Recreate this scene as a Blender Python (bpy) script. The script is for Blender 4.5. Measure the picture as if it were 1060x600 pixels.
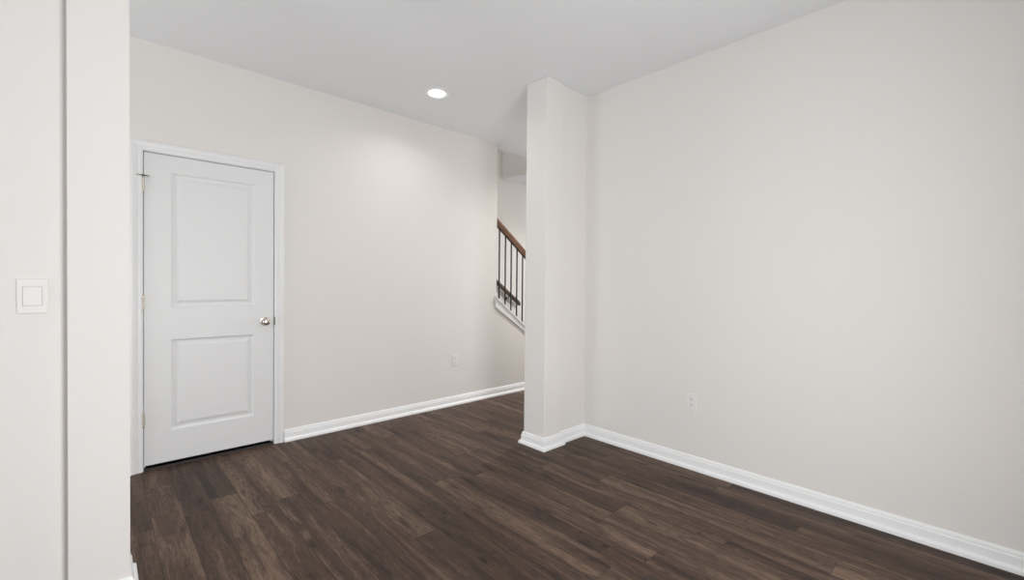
import bpy, bmesh, math
from mathutils import Matrix, Vector

scene = bpy.context.scene
COL = scene.collection
for o in list(bpy.data.objects):
    bpy.data.objects.remove(o)

# ------------------------------------------------------------------ camera
F_PX, YAW, PITCH, ROLL, CAM_H = 460.83, 0.749312, -0.0127687, 0.0094713, 1.2194
fw = Vector((math.sin(YAW)*math.cos(PITCH), math.cos(YAW)*math.cos(PITCH), math.sin(PITCH)))
rt = Vector((math.cos(YAW), -math.sin(YAW), 0))
up = rt.cross(fw)
r2 = rt*math.cos(ROLL) + up*math.sin(ROLL)
u2 = -rt*math.sin(ROLL) + up*math.cos(ROLL)
cam_data = bpy.data.cameras.new('camera')
cam = bpy.data.objects.new('camera', cam_data)
COL.objects.link(cam)
m = Matrix.Identity(4)
for i in range(3):
    m[i][0] = r2[i]; m[i][1] = u2[i]; m[i][2] = -fw[i]
m[0][3], m[1][3], m[2][3] = 0, 0, CAM_H
cam.matrix_world = m
cam_data.sensor_width = 36
cam_data.lens = 36*F_PX/1060
cam_data.clip_start = 0.05
scene.camera = cam

# ------------------------------------------------------------------ world, lights, exposure
world = bpy.data.worlds.new('world')
scene.world = world
world.use_nodes = True
wbg = world.node_tree.nodes['Background']
wbg.inputs[0].default_value = (0.85, 0.92, 1.0, 1)
wbg.inputs[1].default_value = 0.6

scene.view_settings.view_transform = 'Standard'
scene.view_settings.look = 'None'
scene.view_settings.gamma = 1
scene.view_settings.use_curve_mapping = False
scene.view_settings.exposure = 0.0

def area_light(name, loc, target, sx, sy, power, color=(1, 1, 1), shape='RECTANGLE', spread=180):
    d = bpy.data.lights.new(name, 'AREA')
    d.shape = shape; d.size = sx; d.size_y = sy
    d.energy = power; d.color = color; d.spread = math.radians(spread)
    o = bpy.data.objects.new(name, d)
    COL.objects.link(o)
    o.location = loc
    o.rotation_euler = (Vector(target)-Vector(loc)).to_track_quat('-Z', 'Z').to_euler()
    return o

# daylight entering through the window behind the camera, and through the one in the left wall
WIN = (0.40, 1.35, 0.06, 2.06)           # x0, x1, z0, z1 in the front wall
WINL = (0.50, 2.00, 0.06, 2.06)          # y0, y1, z0, z1 in the left wall
WINE = (2.56, 3.52, 0.06, 2.06)         # y0, y1, z0, z1 of the added opening at the hallway's left end
area_light('daylight_front', (0.875, -0.64, 1.06), (0.875, 3, 1.06), 0.86, 1.90, 61, (0.985, 0.995, 1.0))
area_light('daylight_left', (-2.24, 1.25, 1.06), (3, 1.25, 1.06), 1.40, 1.90, 17, (0.985, 0.995, 1.0))
area_light('entry_fill', (-2.24, 3.04, 1.06), (3, 3.04, 1.06), 0.86, 1.9, 50, (0.985, 0.995, 1.0))  # fill added at the hallway's left end, source unseen
area_light('hall_fill', (6.45, 3.2, 1.25), (0, 3.2, 1.25), 1.2, 2.0, 27.5, (0.985, 0.995, 1.0))  # fill added in front of the closed hall end, no window there
area_light('landing_fill', (2.4, 4.35, 5.15), (2.4, 4.35, 0), 1.6, 0.8, 21, (0.985, 0.995, 1.0))  # unseen fill added under the stairwell lid, not real daylight

# ------------------------------------------------------------------ materials
def new_mat(name):
    mt = bpy.data.materials.new(name)
    mt.use_nodes = True
    nt = mt.node_tree
    return mt, nt, nt.nodes['Principled BSDF']

def srgb(r, g, b):
    f = lambda c: (c/255/12.92) if c/255 <= 0.04045 else ((c/255+0.055)/1.055)**2.4
    return (f(r), f(g), f(b), 1)

def paint(name, col, rough=0.6, bump=0.04, scale=220, spec=0.3):
    mt, nt, b = new_mat(name)
    b.inputs['Roughness'].default_value = rough
    b.inputs['Specular IOR Level'].default_value = spec
    tc = nt.nodes.new('ShaderNodeTexCoord')
    n = nt.nodes.new('ShaderNodeTexNoise'); n.inputs['Scale'].default_value = scale
    n.inputs['Detail'].default_value = 3
    nt.links.new(tc.outputs['Object'], n.inputs['Vector'])
    mx = nt.nodes.new('ShaderNodeMix'); mx.data_type = 'RGBA'
    mx.inputs[6].default_value = col
    mx.inputs[7].default_value = tuple(c*0.985 for c in col[:3])+(1,)
    nt.links.new(n.outputs['Fac'], mx.inputs[0])
    nt.links.new(mx.outputs[2], b.inputs['Base Color'])
    bp = nt.nodes.new('ShaderNodeBump'); bp.inputs['Strength'].default_value = bump
    bp.inputs['Distance'].default_value = 0.002
    nt.links.new(n.outputs['Fac'], bp.inputs['Height'])
    nt.links.new(bp.outputs['Normal'], b.inputs['Normal'])
    return mt

def metal(name, col, rough=0.3):
    mt, nt, b = new_mat(name)
    b.inputs['Metallic'].default_value = 1
    b.inputs['Roughness'].default_value = rough
    tc = nt.nodes.new('ShaderNodeTexCoord')
    n = nt.nodes.new('ShaderNodeTexNoise'); n.inputs['Scale'].default_value = 60
    nt.links.new(tc.outputs['Object'], n.inputs['Vector'])
    mx = nt.nodes.new('ShaderNodeMix'); mx.data_type = 'RGBA'
    mx.inputs[6].default_value = col
    mx.inputs[7].default_value = tuple(c*0.92 for c in col[:3])+(1,)
    nt.links.new(n.outputs['Fac'], mx.inputs[0])
    nt.links.new(mx.outputs[2], b.inputs['Base Color'])
    return mt

def wood(name, c_dark, c_light, axis_scale, rough=0.4):
    mt, nt, b = new_mat(name)
    b.inputs['Roughness'].default_value = rough
    tc = nt.nodes.new('ShaderNodeTexCoord')
    mp = nt.nodes.new('ShaderNodeMapping'); mp.inputs['Scale'].default_value = axis_scale
    nt.links.new(tc.outputs['Object'], mp.inputs['Vector'])
    n = nt.nodes.new('ShaderNodeTexNoise'); n.inputs['Scale'].default_value = 1
    n.inputs['Detail'].default_value = 5; n.inputs['Distortion'].default_value = 0.6
    nt.links.new(mp.outputs['Vector'], n.inputs['Vector'])
    cr = nt.nodes.new('ShaderNodeValToRGB')
    cr.color_ramp.elements[0].position = 0.3; cr.color_ramp.elements[0].color = c_dark
    cr.color_ramp.elements[1].position = 0.7; cr.color_ramp.elements[1].color = c_light
    nt.links.new(n.outputs['Fac'], cr.inputs[0])
    nt.links.new(cr.outputs[0], b.inputs['Base Color'])
    return mt

def plank_floor(name):
    mt, nt, b = new_mat(name)
    N = nt.nodes.new; L = nt.links.new
    W, LEN = 0.13, 1.2
    def math_(op, a, c=None, v=None):
        n = N('ShaderNodeMath'); n.operation = op
        L(a, n.inputs[0])
        if c is not None: L(c, n.inputs[1])
        if v is not None: n.inputs[1].default_value = v
        return n.outputs[0]
    tc = N('ShaderNodeTexCoord'); sx = N('ShaderNodeSeparateXYZ'); L(tc.outputs['Object'], sx.inputs[0])
    X, Y = sx.outputs[0], sx.outputs[1]
    xs = math_('DIVIDE', math_('ADD', X, v=20.0831-0.0001), v=W)
    col = math_('FLOOR', xs); fx = math_('FRACT', xs)
    wn = N('ShaderNodeTexWhiteNoise'); wn.noise_dimensions = '1D'; L(col, wn.inputs['W'])
    ys = math_('ADD', math_('DIVIDE', math_('ADD', Y, v=20), v=LEN), wn.outputs['Value'])
    row = math_('FLOOR', ys); fy = math_('FRACT', ys)
    cb = N('ShaderNodeCombineXYZ'); L(col, cb.inputs[0]); L(row, cb.inputs[1])
    wid = N('ShaderNodeTexWhiteNoise'); wid.noise_dimensions = '2D'; L(cb.outputs[0], wid.inputs['Vector'])
    pid = wid.outputs['Value']
    off = math_('MULTIPLY', pid, v=37.0)
    def noise(sxv, syv, detail, dist, rough=0.55):
        c = N('ShaderNodeCombineXYZ')
        L(math_('MULTIPLY', X, v=sxv), c.inputs[0]); L(math_('MULTIPLY', Y, v=syv), c.inputs[1]); L(off, c.inputs[2])
        n = N('ShaderNodeTexNoise'); n.inputs['Scale'].default_value = 1
        n.inputs['Detail'].default_value = detail; n.inputs['Distortion'].default_value = dist
        n.inputs['Roughness'].default_value = rough
        L(c.outputs[0], n.inputs['Vector'])
        return n.outputs['Fac']
    # slow sideways wander so that the grain is not ruler straight
    wc = N('ShaderNodeCombineXYZ'); L(math_('MULTIPLY', X, v=5.0), wc.inputs[0]); L(math_('MULTIPLY', Y, v=2.2), wc.inputs[1]); L(off, wc.inputs[2])
    wnz = N('ShaderNodeTexNoise'); wnz.inputs['Scale'].default_value = 1; wnz.inputs['Detail'].default_value = 2
    L(wc.outputs[0], wnz.inputs['Vector'])
    scol = math_('FLOOR', math_('MULTIPLY', xs, v=2.0))
    scb = N('ShaderNodeCombineXYZ'); L(scol, scb.inputs[0]); L(row, scb.inputs[1]); scb.inputs[2].default_value = 7.3
    swn = N('ShaderNodeTexWhiteNoise'); swn.noise_dimensions = '3D'; L(scb.outputs[0], swn.inputs['Vector'])
    sid = swn.outputs['Value']
    # scattered knots, longer along the plank
    kc = N('ShaderNodeCombineXYZ'); L(math_('MULTIPLY', X, v=9.5), kc.inputs[0]); L(math_('MULTIPLY', Y, v=2.3), kc.inputs[1])
    vor = N('ShaderNodeTexVoronoi'); vor.voronoi_dimensions = '2D'; vor.inputs['Scale'].default_value = 1
    vor.inputs['Randomness'].default_value = 1; L(kc.outputs[0], vor.inputs['Vector'])
    vsx = N('ShaderNodeSeparateColor'); L(vor.outputs['Color'], vsx.inputs[0])
    ksz = math_('MAXIMUM', math_('MULTIPLY', math_('SUBTRACT', vsx.outputs[0], v=0.62), v=0.55), v=0.004)
    kd = math_('DIVIDE', vor.outputs['Distance'], ksz)
    X = math_('ADD', X, math_('MULTIPLY', math_('SUBTRACT', wnz.outputs['Fac'], v=0.5), v=0.07))
    strip = noise(17, 0.9, 4, 0.5)
    grain = noise(75, 4.5, 8, 1.6, 0.72)
    fine = noise(190, 16, 6, 0.8, 0.7)
    blot = noise(16, 5.0, 6, 1.4, 0.65)
    knots = noise(19, 9.0, 3, 0.8)
    t = math_('ADD', math_('ADD', math_('MULTIPLY', pid, v=0.15), math_('MULTIPLY', sid, v=0.08)), math_('MULTIPLY', strip, v=0.85))
    t = math_('ADD', t, math_('MULTIPLY', grain, v=0.75))
    t = math_('ADD', t, math_('MULTIPLY', fine, v=0.62))
    t = math_('SUBTRACT', t, v=0.67)
    cr = N('ShaderNodeValToRGB'); e = cr.color_ramp.elements
    e[0].position = 0.16; e[0].color = srgb(40, 32, 30)
    e[1].position = 0.86; e[1].color = srgb(128, 106, 89)
    k = e.new(0.38); k.color = srgb(58, 45, 39)
    k = e.new(0.58); k.color = srgb(84, 66, 55)
    L(t, cr.inputs[0])
    mr = N('ShaderNodeMapRange'); mr.inputs[1].default_value = 0.53; mr.inputs[2].default_value = 0.70
    mr.inputs[3].default_value = 0; mr.inputs[4].default_value = 0.66; L(blot, mr.inputs[0])
    mx0 = N('ShaderNodeMix'); mx0.data_type = 'RGBA'; L(mr.outputs[0], mx0.inputs[0]); L(cr.outputs[0], mx0.inputs[6])
    mx0.inputs[7].default_value = srgb(44, 38, 39)
    mr2 = N('ShaderNodeMapRange'); mr2.inputs[1].default_value = 0.665; mr2.inputs[2].default_value = 0.73
    mr2.inputs[3].default_value = 0; mr2.inputs[4].default_value = 0.75; L(knots, mr2.inputs[0])
    mr3 = N('ShaderNodeMapRange'); mr3.inputs[1].default_value = 0.45; mr3.inputs[2].default_value = 1.15
    mr3.inputs[3].default_value = 0.62; mr3.inputs[4].default_value = 0
    L(math_('ADD', kd, math_('MULTIPLY', math_('SUBTRACT', grain, v=0.5), v=2.6)), mr3.inputs[0])
    kmask = math_('MAXIMUM', mr2.outputs[0], mr3.outputs[0])
    mx = N('ShaderNodeMix'); mx.data_type = 'RGBA'; L(kmask, mx.inputs[0]); L(mx0.outputs[2], mx.inputs[6])
    mx.inputs[7].default_value = srgb(26, 21, 21)
    # seams
    ex = math_('SUBTRACT', math_('ABSOLUTE', math_('SUBTRACT', fx, v=0.5)), v=0.5-0.0016/W)
    ey = math_('SUBTRACT', math_('ABSOLUTE', math_('SUBTRACT', fy, v=0.5)), v=0.5-0.0016/LEN)
    seam = math_('GREATER_THAN', math_('MAXIMUM', ex, ey), v=0)
    mx2 = N('ShaderNodeMix'); mx2.data_type = 'RGBA'; L(math_('MULTIPLY', seam, v=0.55), mx2.inputs[0])
    L(mx.outputs[2], mx2.inputs[6]); mx2.inputs[7].default_value = srgb(24, 19, 17)
    L(mx2.outputs[2], b.inputs['Base Color'])
    rr = N('ShaderNodeMapRange'); rr.inputs[3].default_value = 0.42; rr.inputs[4].default_value = 0.62
    L(grain, rr.inputs[0]); L(rr.outputs[0], b.inputs['Roughness'])
    b.inputs['Specular IOR Level'].default_value = 0.2
    bp = N('ShaderNodeBump'); bp.inputs['Strength'].default_value = 0.25; bp.inputs['Distance'].default_value = 0.001
    L(math_('SUBTRACT', grain, seam), bp.inputs['Height']); L(bp.outputs['Normal'], b.inputs['Normal'])
    return mt

def glow(name, col, strength):
    mt, nt, b = new_mat(name)
    b.inputs['Base Color'].default_value = (0.9, 0.9, 0.9, 1)
    b.inputs['Emission Color'].default_value = col
    b.inputs['Emission Strength'].default_value = strength
    return mt

M_WALL = paint('wall_paint', (0.795, 0.769, 0.745, 1), 0.65, 0.05, 300)
M_CEIL = paint('ceiling_paint', (0.84, 0.855, 0.87, 1), 0.8, 0.08, 260, 0.15)
M_TRIM = paint('trim_enamel', (0.90, 0.905, 0.91, 1), 0.35, 0.01, 120, 0.45)
M_DOOR = paint('door_enamel', (0.78, 0.785, 0.79, 1), 0.42, 0.02, 160, 0.4)
M_CASING = paint('casing_enamel', (0.82, 0.825, 0.83, 1), 0.4, 0.01, 120, 0.4)
M_PLAST = paint('white_plastic', (0.84, 0.82, 0.80, 1), 0.3, 0.0, 60, 0.5)
M_SLOT = paint('dark_slot', (0.12, 0.11, 0.10, 1), 0.5, 0.0, 60)
M_RUBBER = paint('white_rubber', (0.55, 0.54, 0.52, 1), 0.6, 0.0, 60)
M_NICKEL = metal('satin_nickel', (0.72, 0.66, 0.58, 1), 0.18)
M_HINGE = metal('hinge_nickel', (0.62, 0.58, 0.49, 1), 0.35)
M_DARKMETAL = metal('strike_metal', (0.16, 0.15, 0.14, 1), 0.4)
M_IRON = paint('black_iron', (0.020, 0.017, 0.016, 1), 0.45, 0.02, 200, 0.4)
M_RAIL = wood('rail_oak', srgb(82, 54, 36), srgb(124, 86, 58), (6, 60, 60), 0.35)
M_RAIL_DARK = wood('wall_rail_oak', srgb(60, 44, 34), srgb(92, 70, 54), (6, 60, 60), 0.4)
M_FLOOR = plank_floor('dark_plank_floor')
M_LENS = glow('lamp_lens', (1, 0.98, 0.95, 1), 9)

# ------------------------------------------------------------------ mesh helpers
def link(name, bm, mat, parent=None, smooth=False, bevel=0.0, seg=2):
    me = bpy.data.meshes.new(name)
    bmesh.ops.remove_doubles(bm, verts=bm.verts, dist=1e-6)
    bmesh.ops.recalc_face_normals(bm, faces=bm.faces)
    if smooth:
        for f in bm.faces: f.smooth = True
    bm.to_mesh(me); bm.free()
    for mt in (mat if isinstance(mat, (list, tuple)) else [mat]):
        me.materials.append(mt)
    if smooth:
        try: me.set_sharp_from_angle(angle=math.radians(38))
        except Exception: pass
    o = bpy.data.objects.new(name, me)
    COL.objects.link(o)
    if parent: o.parent = parent
    if bevel > 0:
        md = o.modifiers.new('edge', 'BEVEL'); md.width = bevel; md.segments = seg; md.limit_method = 'ANGLE'
        md.angle_limit = math.radians(40)
    return o

def box(bm, x0, x1, y0, y1, z0, z1):
    vs = [bm.verts.new((x, y, z)) for x in (x0, x1) for y in (y0, y1) for z in (z0, z1)]
    for q in ((0, 1, 3, 2), (4, 6, 7, 5), (0, 4, 5, 1), (2, 3, 7, 6), (0, 2, 6, 4), (1, 5, 7, 3)):
        bm.faces.new([vs[i] for i in q])
    return vs

def prism(bm, pts, fn0, fn1):
    a = [bm.verts.new(fn0(p)) for p in pts]; b = [bm.verts.new(fn1(p)) for p in pts]
    n = len(pts)
    bm.faces.new(a); bm.faces.new(b)
    for i in range(n):
        bm.faces.new((a[i], a[(i+1) % n], b[(i+1) % n], b[i]))

def lathe(bm, prof, origin, axis, n=32):
    """prof: list of (radius, distance along axis)"""
    ax = Vector(axis).normalized()
    t = Vector((0, 0, 1)) if abs(ax.z) < 0.9 else Vector((1, 0, 0))
    u = ax.cross(t).normalized(); v = ax.cross(u)
    rings = []
    for r, h in prof:
        c = Vector(origin)+ax*h
        if r < 1e-6: rings.append([bm.verts.new(c)])
        else: rings.append([bm.verts.new(c+(u*math.cos(2*math.pi*i/n)+v*math.sin(2*math.pi*i/n))*r) for i in range(n)])
    for a, b in zip(rings, rings[1:]):
        for i in range(n):
            j = (i+1) % n
            if len(a) == 1 and len(b) == 1: continue
            if len(a) == 1: bm.faces.new((a[0], b[i], b[j]))
            elif len(b) == 1: bm.faces.new((a[i], a[j], b[0]))
            else: bm.faces.new((a[i], a[j], b[j], b[i]))
    for rg in (rings[0], rings[-1]):
        if len(rg) > 1: bm.faces.new(rg)

def tube(bm, p, q, r, n=16):
    p, q = Vector(p), Vector(q)
    lathe(bm, [(r, 0), (r, (q-p).length)], p, q-p, n)

def mitre_sweep(bm, path, prof, to3d):
    """sweep an open profile [(out, height)] along a 2-D path; 'out' is to the right of travel"""
    n = len(path); offs = []
    for i in range(n):
        ds = []
        if i > 0: ds.append((Vector(path[i])-Vector(path[i-1])).normalized())
        if i < n-1: ds.append((Vector(path[i+1])-Vector(path[i])).normalized())
        ns = [Vector((d.y, -d.x)) for d in ds]
        if len(ns) == 1: offs.append(ns[0])
        else:
            s = ns[0]+ns[1]; offs.append(s*(2/s.length_squared))
    rings = []
    for p, o in zip(path, offs):
        rings.append([bm.verts.new(to3d(p[0]+o.x*w, p[1]+o.y*w, h)) for w, h in prof])
    k = len(prof)
    for a, b in zip(rings, rings[1:]):
        for i in range(k):
            j = (i+1) % k
            bm.faces.new((a[i], a[j], b[j], b[i]))
    bm.faces.new(rings[0]); bm.faces.new(rings[-1])

def empty(name, loc, label=None, cat=None, group=None, kind=None):
    o = bpy.data.objects.new(name, None); COL.objects.link(o); o.location = loc
    o.empty_display_size = 0.05
    tag(o, label, cat, group, kind)
    return o

def tag(o, label=None, cat=None, group=None, kind=None):
    if label: o['label'] = label
    if cat: o['category'] = cat
    if group: o['group'] = group
    if kind: o['kind'] = kind
    return o

def struct(o, label, cat):
    return tag(o, label, cat, None, 'structure')

def rel(parent, bm):
    """shift a bmesh given in world coordinates into its parent's space"""
    bmesh.ops.translate(bm, verts=bm.verts, vec=-parent.location)

# ------------------------------------------------------------------ dimensions
H = 2.74
YD, YD2 = 3.668, 3.812        # door wall, its two faces
XR = 2.907                    # right wall
YCL = 2.270                   # left continuation of that wall, set back a little more
YC, YC2 = 2.248, 2.410        # the wall that carries the wide opening
XL, YF, XE, YS = -2.2, -0.60, 6.5, 4.87
CX0, CX1, CY0, CY1 = 2.402, 2.582, 2.223, 2.434     # right column
SX0, SX1 = -0.080, 0.089                            # left column
XO = 3.180                    # where the door wall stops and the rail begins
SL = 0.755                    # stair slope
HX0, HX1 = 0.55, 4.32         # stair hole in the ceiling

# ------------------------------------------------------------------ shell
bm = bmesh.new(); box(bm, XL-0.1, XE+0.1, YF-0.1, YS+0.1, -0.1, 0)
struct(link('floor', bm, M_FLOOR), 'dark brown wood plank floor running towards the white door', 'floor')

bm = bmesh.new()
box(bm, XL-0.1, XE+0.1, YF-0.1, YD2, H, H+0.012)
box(bm, HX1, XE+0.1, YD2, YS, H, H+0.012)
box(bm, XL-0.1, HX0, YD2, YS, H, H+0.012)
struct(link('ceiling', bm, M_CEIL), 'flat pale grey ceiling with one round recessed light', 'ceiling')

# door wall: doorway opening, then a sloped low wall under the rail
DX0, DX1, DZ1 = 0.190, 0.995, 2.066
bm = bmesh.new()
capz = lambda x: 1.058-SL*(x-3.17)
pts = [(XL, 0), (DX0, 0), (DX0, DZ1), (DX1, DZ1), (DX1, 0), (4.50, 0), (4.50, capz(4.50)), (XO, capz(XO)), (XO, H), (XL, H)]
prism(bm, pts, lambda p: (p[0], YD, p[1]), lambda p: (p[0], YD2, p[1]))
struct(link('wall_back', bm, M_WALL), 'beige wall with the white door, cut to a sloped low wall under the stair rail', 'wall')

bm = bmesh.new()
pts = [(XR, YF), (XR, YC), (CX1, YC), (CX1, YC2), (XE, YC2), (XE, YC2-0.14), (XR+0.14, YC2-0.14), (XR+0.14, YF)]
prism(bm, pts, lambda p: (p[0], p[1], 0), lambda p: (p[0], p[1], H))
struct(link('wall_right', bm, M_WALL), 'large plain beige wall on the right with a low outlet', 'wall')

bm = bmesh.new(); box(bm, CX0, CX1, CY0, CY1, 0, H)
struct(link('wall_column', bm, M_WALL, bevel=0.004), 'slim beige square column ending the short wall left of the corner', 'wall column')

bm = bmesh.new()
box(bm, XL, SX0, YCL, YC2, 0, H)
struct(link('wall_left', bm, M_WALL), 'beige wall at the left edge carrying the light switch', 'wall')
bm = bmesh.new(); box(bm, SX0, SX1, CY0, CY1, 0, H)
struct(link('wall_stub', bm, M_WALL, bevel=0.003), 'beige wall end standing between the light switch wall and the door', 'wall column')

bm = bmesh.new()
prev = YF-0.1
for y0, y1, z0, z1 in (WINL, WINE):
    box(bm, XL-0.1, XL, prev, y0, 0, H)
    box(bm, XL-0.1, XL, y0, y1, 0, z0); box(bm, XL-0.1, XL, y0, y1, z1, H)
    prev = y1
box(bm, XL-0.1, XL, prev, YS, 0, H)
struct(link('wall_side', bm, M_WALL), 'beige outer wall left of the camera with a window', 'wall')
bm = bmesh.new()
x0, x1, z0, z1 = WIN
box(bm, XL, x0, YF-0.1, YF, 0, H); box(bm, x1, XR+0.14, YF-0.1, YF, 0, H)
box(bm, x0, x1, YF-0.1, YF, 0, z0); box(bm, x0, x1, YF-0.1, YF, z1, H)
struct(link('wall_front', bm, M_WALL), 'beige outer wall behind the camera with a window', 'wall')
bm = bmesh.new(); box(bm, XE, XE+0.1, YC2-0.14, YS, 0, H)
struct(link('wall_end', bm, M_WALL), 'beige wall closing the hallway past the stairs', 'wall')

# stairwell: far wall rising to the upper floor, the header across the hole, upper closing walls
bm = bmesh.new()
box(bm, XL, XE, YS, YS+0.1, 0, 5.2)
struct(link('wall_stairwell', bm, M_WALL), 'beige wall behind the stair railing, rising into the dim stairwell', 'wall')
bm = bmesh.new()
box(bm, HX1, HX1+0.12, YD2, YS, H+0.012, 5.2)
struct(link('wall_header', bm, M_WALL), 'shaded beige header across the top of the stairwell', 'wall')
bm = bmesh.new()
box(bm, HX0, HX1+0.12, YD2-0.12, YD2, H+0.012, 5.2)
box(bm, HX0-0.1, HX0, YD2-0.12, YS, H+0.012, 5.2)
box(bm, HX0-0.1, HX1+0.12, YD2-0.12, YS, 5.2, 5.3)
struct(link('wall_upper', bm, M_WALL), 'beige upper floor walls and lid round the stairwell', 'wall')

# windows (behind and left of the camera)
def window(name, x0, x1, z0, z1, place, label):
    w = empty(name, (0, 0, 0), label, 'window', None, 'structure')
    bm = bmesh.new()
    prof = [(0, -0.05), (0.045, -0.05), (0.045, 0.012), (0.0, 0.012)]
    t = 0.045
    for a, b, c, d in ((x0, x0+t, z0, z1), (x1-t, x1, z0, z1), (x0+t, x1-t, z0, z0+t), (x0+t, x1-t, z1-t, z1)):
        box(bm, a, b, 0.03, 0.10, c, d)
    for v in bm.verts: v.co = place(v.co)
    link('window_frame', bm, M_TRIM, w)
    bm = bmesh.new()
    box(bm, x0-0.03, x1+0.03, -0.04, 0.04, z0-0.025, z0)
    for v in bm.verts: v.co = place(v.co)
    link('window_sill', bm, M_TRIM, w)
window('window_1', *WIN, lambda c: Vector((c.x, YF-c.y, c.z)), 'white framed window in the wall behind the camera')
window('window_2', *WINL, lambda c: Vector((XL-c.y, c.x, c.z)), 'white framed window in the wall left of the camera')
window('added_window', *WINE, lambda c: Vector((XL-c.y, c.x, c.z)), 'white framed window closing the left end of the hallway')  # opening invented to carry the entry fill light

# ------------------------------------------------------------------ baseboards
BASE = [(0, 0), (0.030, 0), (0.030, 0.009), (0.0290, 0.015), (0.0260, 0.0205), (0.0210, 0.0245), (0.0145, 0.0265), (0.0142, 0.064),
        (0.0105, 0.070), (0.0100, 0.078), (0.006, 0.088), (0.0, 0.090)]
def baseboard(name, path, label):
    bm = bmesh.new()
    mitre_sweep(bm, path, BASE, lambda x, y, h: (x, y, h))
    struct(link(name, bm, M_TRIM), label, 'baseboard')
baseboard('baseboard_right', [(XE, YC2), (CX1, YC2), (CX1, CY1), (CX0, CY1), (CX0, CY0), (CX1, CY0), (CX1, YC), (XR, YC), (XR, YF)],
          'white baseboard along the right wall and round the column')
baseboard('baseboard_left', [(XL, YF), (XL, YCL), (SX0, YCL), (SX0, CY0), (SX1, CY0), (SX1, CY1), (SX0, CY1), (SX0, YC2), (XL, YC2), (XL, YD), (0.1495, YD)],
          'white baseboard round the left wall end and into the hallway')
baseboard('baseboard_back', [(1.0395, YD), (4.50, YD)], 'white baseboard along the back wall right of the door')
baseboard('baseboard_front', [(XR-0.031, YF), (XL+0.031, YF)], 'white baseboard under the window behind the camera')

# ------------------------------------------------------------------ door
door = empty('door_1', (0.5905, YD, 0), 'white two panel door closed in a white casing on the back wall', 'door', None, 'structure')
JX0, JX1, JZ = 0.2105, 0.9710, 2.043
bm = bmesh.new()
CAS = [(0, 0), (0, -0.010), (0.006, -0.0125), (0.018, -0.0125), (0.022, -0.010), (0.030, -0.0135), (0.044, -0.0175), (0.056, -0.0175), (0.0605, -0.013), (0.0605, 0)]
I0, I1, IZ = JX0-0.005, JX1+0.005, JZ+0.005
# travel down the right side, along the head, so 'right of travel' faces outwards
mitre_sweep(bm, [(I1, 0), (I1, IZ), (I0, IZ), (I0, 0)], [(w, h) for w, h in CAS], lambda x, z, h: (x, YD+h, z))
rel(door, bm)
link('door_casing', bm, M_CASING, door)
bm = bmesh.new()
box(bm, DX0, JX0, YD, YD2, 0, JZ); box(bm, JX1, DX1, YD, YD2, 0, JZ); box(bm, DX0, DX1, YD, YD2, JZ, DZ1)
box(bm, JX0, JX0+0.012, YD+0.042, YD+0.075, 0, JZ); box(bm, JX1-0.012, JX1, YD+0.042, YD+0.075, 0, JZ)
box(bm, JX0+0.012, JX1-0.012, YD+0.042, YD+0.075, JZ-0.012, JZ)
rel(door, bm)
link('door_jamb', bm, M_CASING, door)

bm = bmesh.new()
sx0, sx1, sz0, sz1 = JX0+0.0035, JX1-0.0045, 0.033, JZ-0.0045
xs = [sx0, 0.352, 0.839, sx1]; zs = [sz0, 0.2385, 0.8355, 1.0465, 1.9275, sz1]
yf = YD+0.002; yb = yf+0.036
panels = {(1, 1), (1, 3)}
for i in range(3):
    for j in range(5):
        a, b, c, d = xs[i], xs[i+1], zs[j], zs[j+1]
        if (i, j) in panels:
            ring = [(0, 0), (0.004, 0.004), (0.010, 0.0085), (0.018, 0.0095), (0.030, 0.0085), (0.044, 0.0035), (0.050, 0.0028)]
            prev = None
            for ins, dep in ring:
                cur = [bm.verts.new((px, yf+dep, pz)) for px, pz in ((a+ins, c+ins), (b-ins, c+ins), (b-ins, d-ins), (a+ins, d-ins))]
                if prev:
                    for q in range(4):
                        bm.faces.new((prev[q], prev[(q+1) % 4], cur[(q+1) % 4], cur[q]))
                prev = cur
            bm.faces.new(prev)
        else:
            bm.faces.new([bm.verts.new((px, yf, pz)) for px, pz in ((a, c), (b, c), (b, d), (a, d))])
# sides and back
for pa, pb in (((sx0, sz0), (sx1, sz0)), ((sx1, sz0), (sx1, sz1)), ((sx1, sz1), (sx0, sz1)), ((sx0, sz1), (sx0, sz0))):
    bm.faces.new([bm.verts.new(v) for v in ((pa[0], yf, pa[1]), (pb[0], yf, pb[1]), (pb[0], yb, pb[1]), (pa[0], yb, pa[1]))])
bm.faces.new([bm.verts.new(v) for v in ((sx0, yb, sz0), (sx1, yb, sz0), (sx1, yb, sz1), (sx0, yb, sz1))])
rel(door, bm)
slab = link('door_panel', bm, M_DOOR, door)

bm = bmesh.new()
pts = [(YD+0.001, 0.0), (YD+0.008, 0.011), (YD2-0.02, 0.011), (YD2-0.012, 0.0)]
prism(bm, pts, lambda p: (JX0+0.001, p[0], p[1]), lambda p: (JX1-0.001, p[0], p[1]))  # black strip added to darken the gap under the slab
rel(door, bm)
tag(link('door_gap_shade', bm, M_IRON, door), 'black strip standing in for the shade in the gap under the door')
KX, KZ = 0.9075, 0.927
bm = bmesh.new()
lathe(bm, [(0.0, 0), (0.0325, 0), (0.0325, 0.004), (0.030, 0.008), (0.016, 0.0105), (0.0115, 0.014), (0.0105, 0.026), (0.014, 0.031),
           (0.022, 0.035), (0.0265, 0.042), (0.0275, 0.049), (0.0255, 0.056), (0.019, 0.061), (0.009, 0.0632), (0.0, 0.0635)], (KX, yf, KZ), (0, -1, 0), 40)
rel(door, bm)
tag(link('door_knob', bm, M_NICKEL, door, smooth=True), 'satin nickel door knob')
bm = bmesh.new()
box(bm, JX1-0.0046, JX1+0.0046, YD-0.0028, YD+0.0014, KZ-0.030, KZ+0.030)
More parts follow.
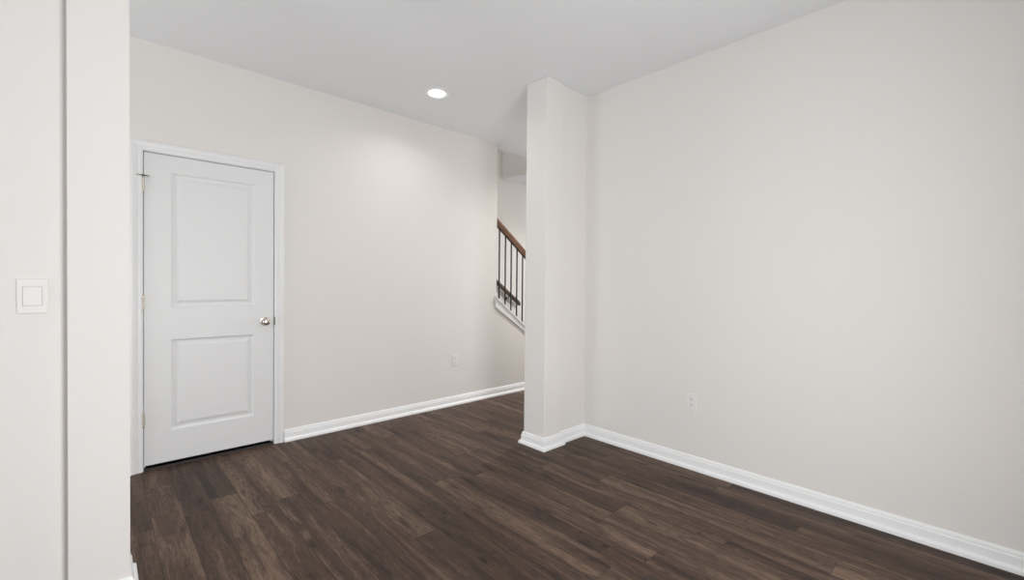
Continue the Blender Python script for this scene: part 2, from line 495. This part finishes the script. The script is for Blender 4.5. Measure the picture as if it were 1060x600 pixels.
rel(door, bm)
tag(link('strike_plate', bm, M_DARKMETAL, door), 'dark strike plate on the jamb')
for hz in (1.832, 1.081, 0.330):
    bm = bmesh.new()
    hx, hy = JX0+0.001, YD-0.0075
    z = hz-0.045
    for k in range(5):
        lathe(bm, [(0.0, 0), (0.0062, 0), (0.0066, 0.0006), (0.0066, 0.0170), (0.0062, 0.0176), (0, 0.0176)], (hx, hy, z+k*0.018), (0, 0, 1), 16)
    lathe(bm, [(0, 0), (0.0045, 0), (0.0045, 0.0955), (0.003, 0.098), (0, 0.098)], (hx, hy, z-0.003), (0, 0, 1), 16)
    box(bm, hx-0.0075, hx+0.0075, hy+0.003, YD+0.0015, z, z+0.0896)
    rel(door, bm)
    hinge = link('hinge', bm, M_HINGE, door, smooth=True)
    if hz > 1.5:
        bm = bmesh.new()
        zt = z+0.100
        tube(bm, (hx-0.030, hy-0.006, zt), (hx+0.026, hy-0.006, zt), 0.0032, 12)
        lathe(bm, [(0, -0.004), (0.0085, -0.004), (0.0085, 0.004), (0, 0.004)], (hx, hy, zt), (0, 0, 1), 16)
        rel(door, bm)
        st = link('hinge_stop', bm, M_DARKMETAL, hinge, smooth=True)
        for sx in (-1, 1):
            bm = bmesh.new()
            xa = hx-0.030 if sx < 0 else hx+0.026
            lathe(bm, [(0, -0.004), (0.006, -0.004), (0.006, 0.006), (0, 0.006)], (xa, hy-0.006, zt), (0, 1, 0), 14)
            rel(door, bm)
            link('rubber_tip', bm, M_RUBBER, hinge, smooth=True)

# ------------------------------------------------------------------ stairs, cap and railing
bm = bmesh.new()
rise, run = 0.190, 0.190/SL
top = [(4.47, 0.0)]
x, z = 4.47, 0.0
for k in range(15):
    z += rise; top.append((x, z)); x -= run
    if x < HX0+0.02: x = HX0+0.02
    top.append((x, z))
pts = top + [(top[-1][0], top[-1][1]-0.35), (4.47-0.55/SL+0.25, 0.0)]
prism(bm, pts, lambda p: (p[0], YD2+0.002, p[1]), lambda p: (p[0], YS-0.002, p[1]))
struct(link('stairs', bm, M_RAIL_DARK), 'wooden stair flight climbing to the left behind the low wall', 'stairs')

capb = lambda x: 1.070-SL*(x-3.17)
# sloped white skirt board on the face of the low wall, and the cap lying on it
bm = bmesh.new()
a0, a1 = 3.163, 4.50
pts = [(a0, capb(a0)-0.106), (a1, max(capb(a1)-0.106, 0.092)), (a1, capb(a1)-0.004), (a0, capb(a0)-0.004)]
prism(bm, pts, lambda p: (p[0], YD-0.014, p[1]), lambda p: (p[0], YD, p[1]))
struct(link('trim_1', bm, M_TRIM, bevel=0.002), 'sloped white skirt board on the low wall below the stair rail', 'trim')
bm = bmesh.new()
pts = [(XO, capz(XO)), (a1, capz(a1)), (a1, capz(a1)+0.024), (XO, capz(XO)+0.024)]
prism(bm, pts, lambda p: (p[0], YD-0.024, p[1]), lambda p: (p[0], YD2+0.012, p[1]))
pts = [(XO-0.020, capz(XO-0.020)), (XO, capz(XO)), (XO, capz(XO)+0.024), (XO-0.020, capz(XO-0.020)+0.024)]
prism(bm, pts, lambda p: (p[0], YD-0.024, p[1]), lambda p: (p[0], YD-0.0005, p[1]))
struct(link('trim_2', bm, M_TRIM, bevel=0.002), 'sloped white cap on the low wall under the balusters', 'trim')

YR = 3.738
rail = empty('stair_railing', (XO, YR, capz(XO)), 'brown wooden stair rail on slim black balusters above the low wall', 'railing')
railz = lambda x: 1.948-SL*(x-3.187)          # rail centre line
bm = bmesh.new()
W2 = 0.028
sec = [(-0.020, -0.033), (0.020, -0.033), (0.022, -0.012), (0.028, -0.002), (0.028, 0.014), (0.023, 0.026), (0.012, 0.032),
       (-0.012, 0.032), (-0.023, 0.026), (-0.028, 0.014), (-0.028, -0.002), (-0.022, -0.012)]
cth = 1/math.sqrt(1+SL*SL)
prism(bm, sec, lambda p: (XO+0.0005, YR+p[0], railz(XO)+p[1]/cth), lambda p: (4.42, YR+p[0], railz(4.42)+p[1]/cth))
rel(rail, bm)
link('handrail', bm, M_RAIL, rail, smooth=True)
b0 = None
for k in range(13):
    bx = 3.280+0.0908*k
    if b0 is None:
        bm = bmesh.new()
        s = 0.0065
        zb = capz(bx)+0.024-0.006; zt = railz(bx)-0.033/cth+0.004
        box(bm, bx-s, bx+s, YR-s, YR+s, zb, zt)
        # small base shoe
        rel(rail, bm)
        b0 = link('baluster', bm, M_IRON, rail, bevel=0.001, seg=1)
    else:
        b = b0.copy(); COL.objects.link(b); b.parent = rail
        b.location = (0.0908*k, 0, -SL*0.0908*k)
bm = bmesh.new()
box(bm, 4.42, 4.50, YR-0.04, YR+0.04, capz(4.50)+0.02, 1.06)
box(bm, 4.41, 4.51, YR-0.05, YR+0.05, 1.06, 1.085)
rel(rail, bm)
link('newel_post', bm, M_RAIL, rail, bevel=0.003)

# handrail on the far stairwell wall
YW = YS-0.068
ex, ez = 4.620, 0.962
wr = empty('wall_handrail', (ex, YW, ez), 'dark brown handrail fixed to the stairwell wall, seen between the balusters', 'handrail')
SW = 0.70
cw = 1/math.sqrt(1+SW*SW)
bm = bmesh.new()
wz = lambda x: ez-0.03+SW*(ex-x)
sec2 = [(-0.018, -0.026), (0.018, -0.026), (0.026, -0.010), (0.026, 0.012), (0.018, 0.024), (-0.018, 0.024), (-0.026, 0.012), (-0.026, -0.010)]
prism(bm, sec2, lambda p: (ex, YW+p[0], wz(ex)+p[1]/cw), lambda p: (1.6, YW+p[0], wz(1.6)+p[1]/cw))
rel(wr, bm)
link('handrail', bm, M_RAIL_DARK, wr, smooth=True)
for bx in (4.40, 3.3, 2.2):
    bm = bmesh.new()
    zb = wz(bx)-0.030
    lathe(bm, [(0, 0), (0.028, 0), (0.028, 0.005), (0.010, 0.009), (0, 0.009)], (bx, YS-0.0005, zb-0.045), (0, -1, 0), 20)
    tube(bm, (bx, YS-0.005, zb-0.045), (bx, YW, zb-0.040), 0.007, 12)
    tube(bm, (bx, YW, zb-0.045), (bx, YW, zb+0.004), 0.007, 12)
    rel(wr, bm)
    tag(link('bracket', bm, M_DARKMETAL, wr, smooth=True), 'dark metal wall bracket')

# ------------------------------------------------------------------ recessed ceiling light
LX, LY = 1.985, 3.035
lamp = empty('recessed_light', (LX, LY, H), 'round white recessed light glowing in the hallway ceiling', 'ceiling light')
bm = bmesh.new()
n = 48
lathe(bm, [(0.078, 0.0), (0.098, 0.0), (0.0975, 0.003), (0.092, 0.0065), (0.082, 0.0075), (0.078, 0.004)], (LX, LY, H), (0, 0, -1), n)
rel(lamp, bm)
link('trim_ring', bm, M_TRIM, lamp, smooth=True)
bm = bmesh.new()
lathe(bm, [(0, 0.0005), (0.080, 0.0005), (0.080, 0.003), (0.06, 0.0045), (0, 0.0055)], (LX, LY, H), (0, 0, -1), n)
rel(lamp, bm)
link('lens', bm, M_LENS, lamp, smooth=True)
area_light('downlight', (LX, LY, H-0.012), (LX, LY, 0), 0.13, 0.13, 3.3, (1.0, 0.985, 0.965), 'DISK', 150)
# unseen fill lamp added above the foot of the stairs to brighten the stairwell
area_light('stairs_fill', (4.30, 2.95, H-0.012), (4.30, 2.95, 0), 0.13, 0.13, 31, (1.0, 0.985, 0.965), 'DISK', 150)

# ------------------------------------------------------------------ outlets and switch
def outlet(loc, rotz, label):
    """built facing -y, wall surface at y = 0"""
    t = empty('electrical_outlet', loc, label, 'outlet', None)
    t.rotation_euler = (0, 0, rotz)
    bm = bmesh.new()
    box(bm, -0.035, 0.035, -0.0055, -0.0002, -0.0575, 0.0575)
    link('cover_plate', bm, M_PLAST, t, bevel=0.0025)
    for s in (-1, 1):
        bm = bmesh.new()
        pts = []
        for i in range(28):
            a = 2*math.pi*i/28
            pts.append((0.0172*math.cos(a), max(-0.0135, min(0.0135, 0.0172*math.sin(a)))))
        prism(bm, pts, lambda p: (p[0], -0.0052, p[1]+s*0.0195), lambda p: (p[0], -0.0075, p[1]+s*0.0195))
        rc = link('receptacle', bm, M_PLAST, t)
        bm = bmesh.new()
        z = s*0.0195
        box(bm, -0.0078, -0.0052, -0.0079, -0.0070, z-0.002, z+0.0075)
        box(bm, 0.0052, 0.0078, -0.0079, -0.0070, z-0.001, z+0.0065)
        lathe(bm, [(0, 0), (0.0028, 0), (0.0028, 0.0009), (0, 0.0009)], (0, -0.0070, z-0.0075), (0, -1, 0), 12)
        tag(link('slots', bm, M_SLOT, rc), 'dark plug slots')
    bm = bmesh.new()
    lathe(bm, [(0, 0), (0.0032, 0), (0.0028, 0.0010), (0, 0.0014)], (0, -0.0052, 0), (0, -1, 0), 12)
    link('screw', bm, M_PLAST, t, smooth=True)
    return t
outlet((2.636, YD, 0.452), 0, 'white outlet low on the back wall right of the door')
outlet((XR, 1.348, 0.446), -math.pi/2, 'white outlet low on the large right wall')

sw = empty('light_switch', (-0.1662, YCL, 1.1625), 'white rocker light switch on the wall at the left edge', 'light switch')
bm = bmesh.new()
box(bm, -0.0375, 0.0375, -0.0075, -0.0002, -0.060, 0.060)
link('cover_plate', bm, M_PLAST, sw, bevel=0.003)
bm = bmesh.new()
box(bm, -0.0242, 0.0242, -0.0079, -0.0070, -0.0332, 0.0332)  # grey colour stands in for shadow in the gap round the rocker
tag(link('rocker_gap_shade', bm, M_RUBBER, sw), 'thin grey plate painted as the shaded gap round the rocker')
bm = bmesh.new()
pts = [(-0.0060, -0.0315), (-0.0150, -0.0315), (-0.0110, 0.0), (-0.0095, 0.0315), (-0.0060, 0.0315)]
prism(bm, pts, lambda p: (-0.0225, p[0], p[1]), lambda p: (0.0225, p[0], p[1]))
link('rocker', bm, M_PLAST, sw, bevel=0.001)
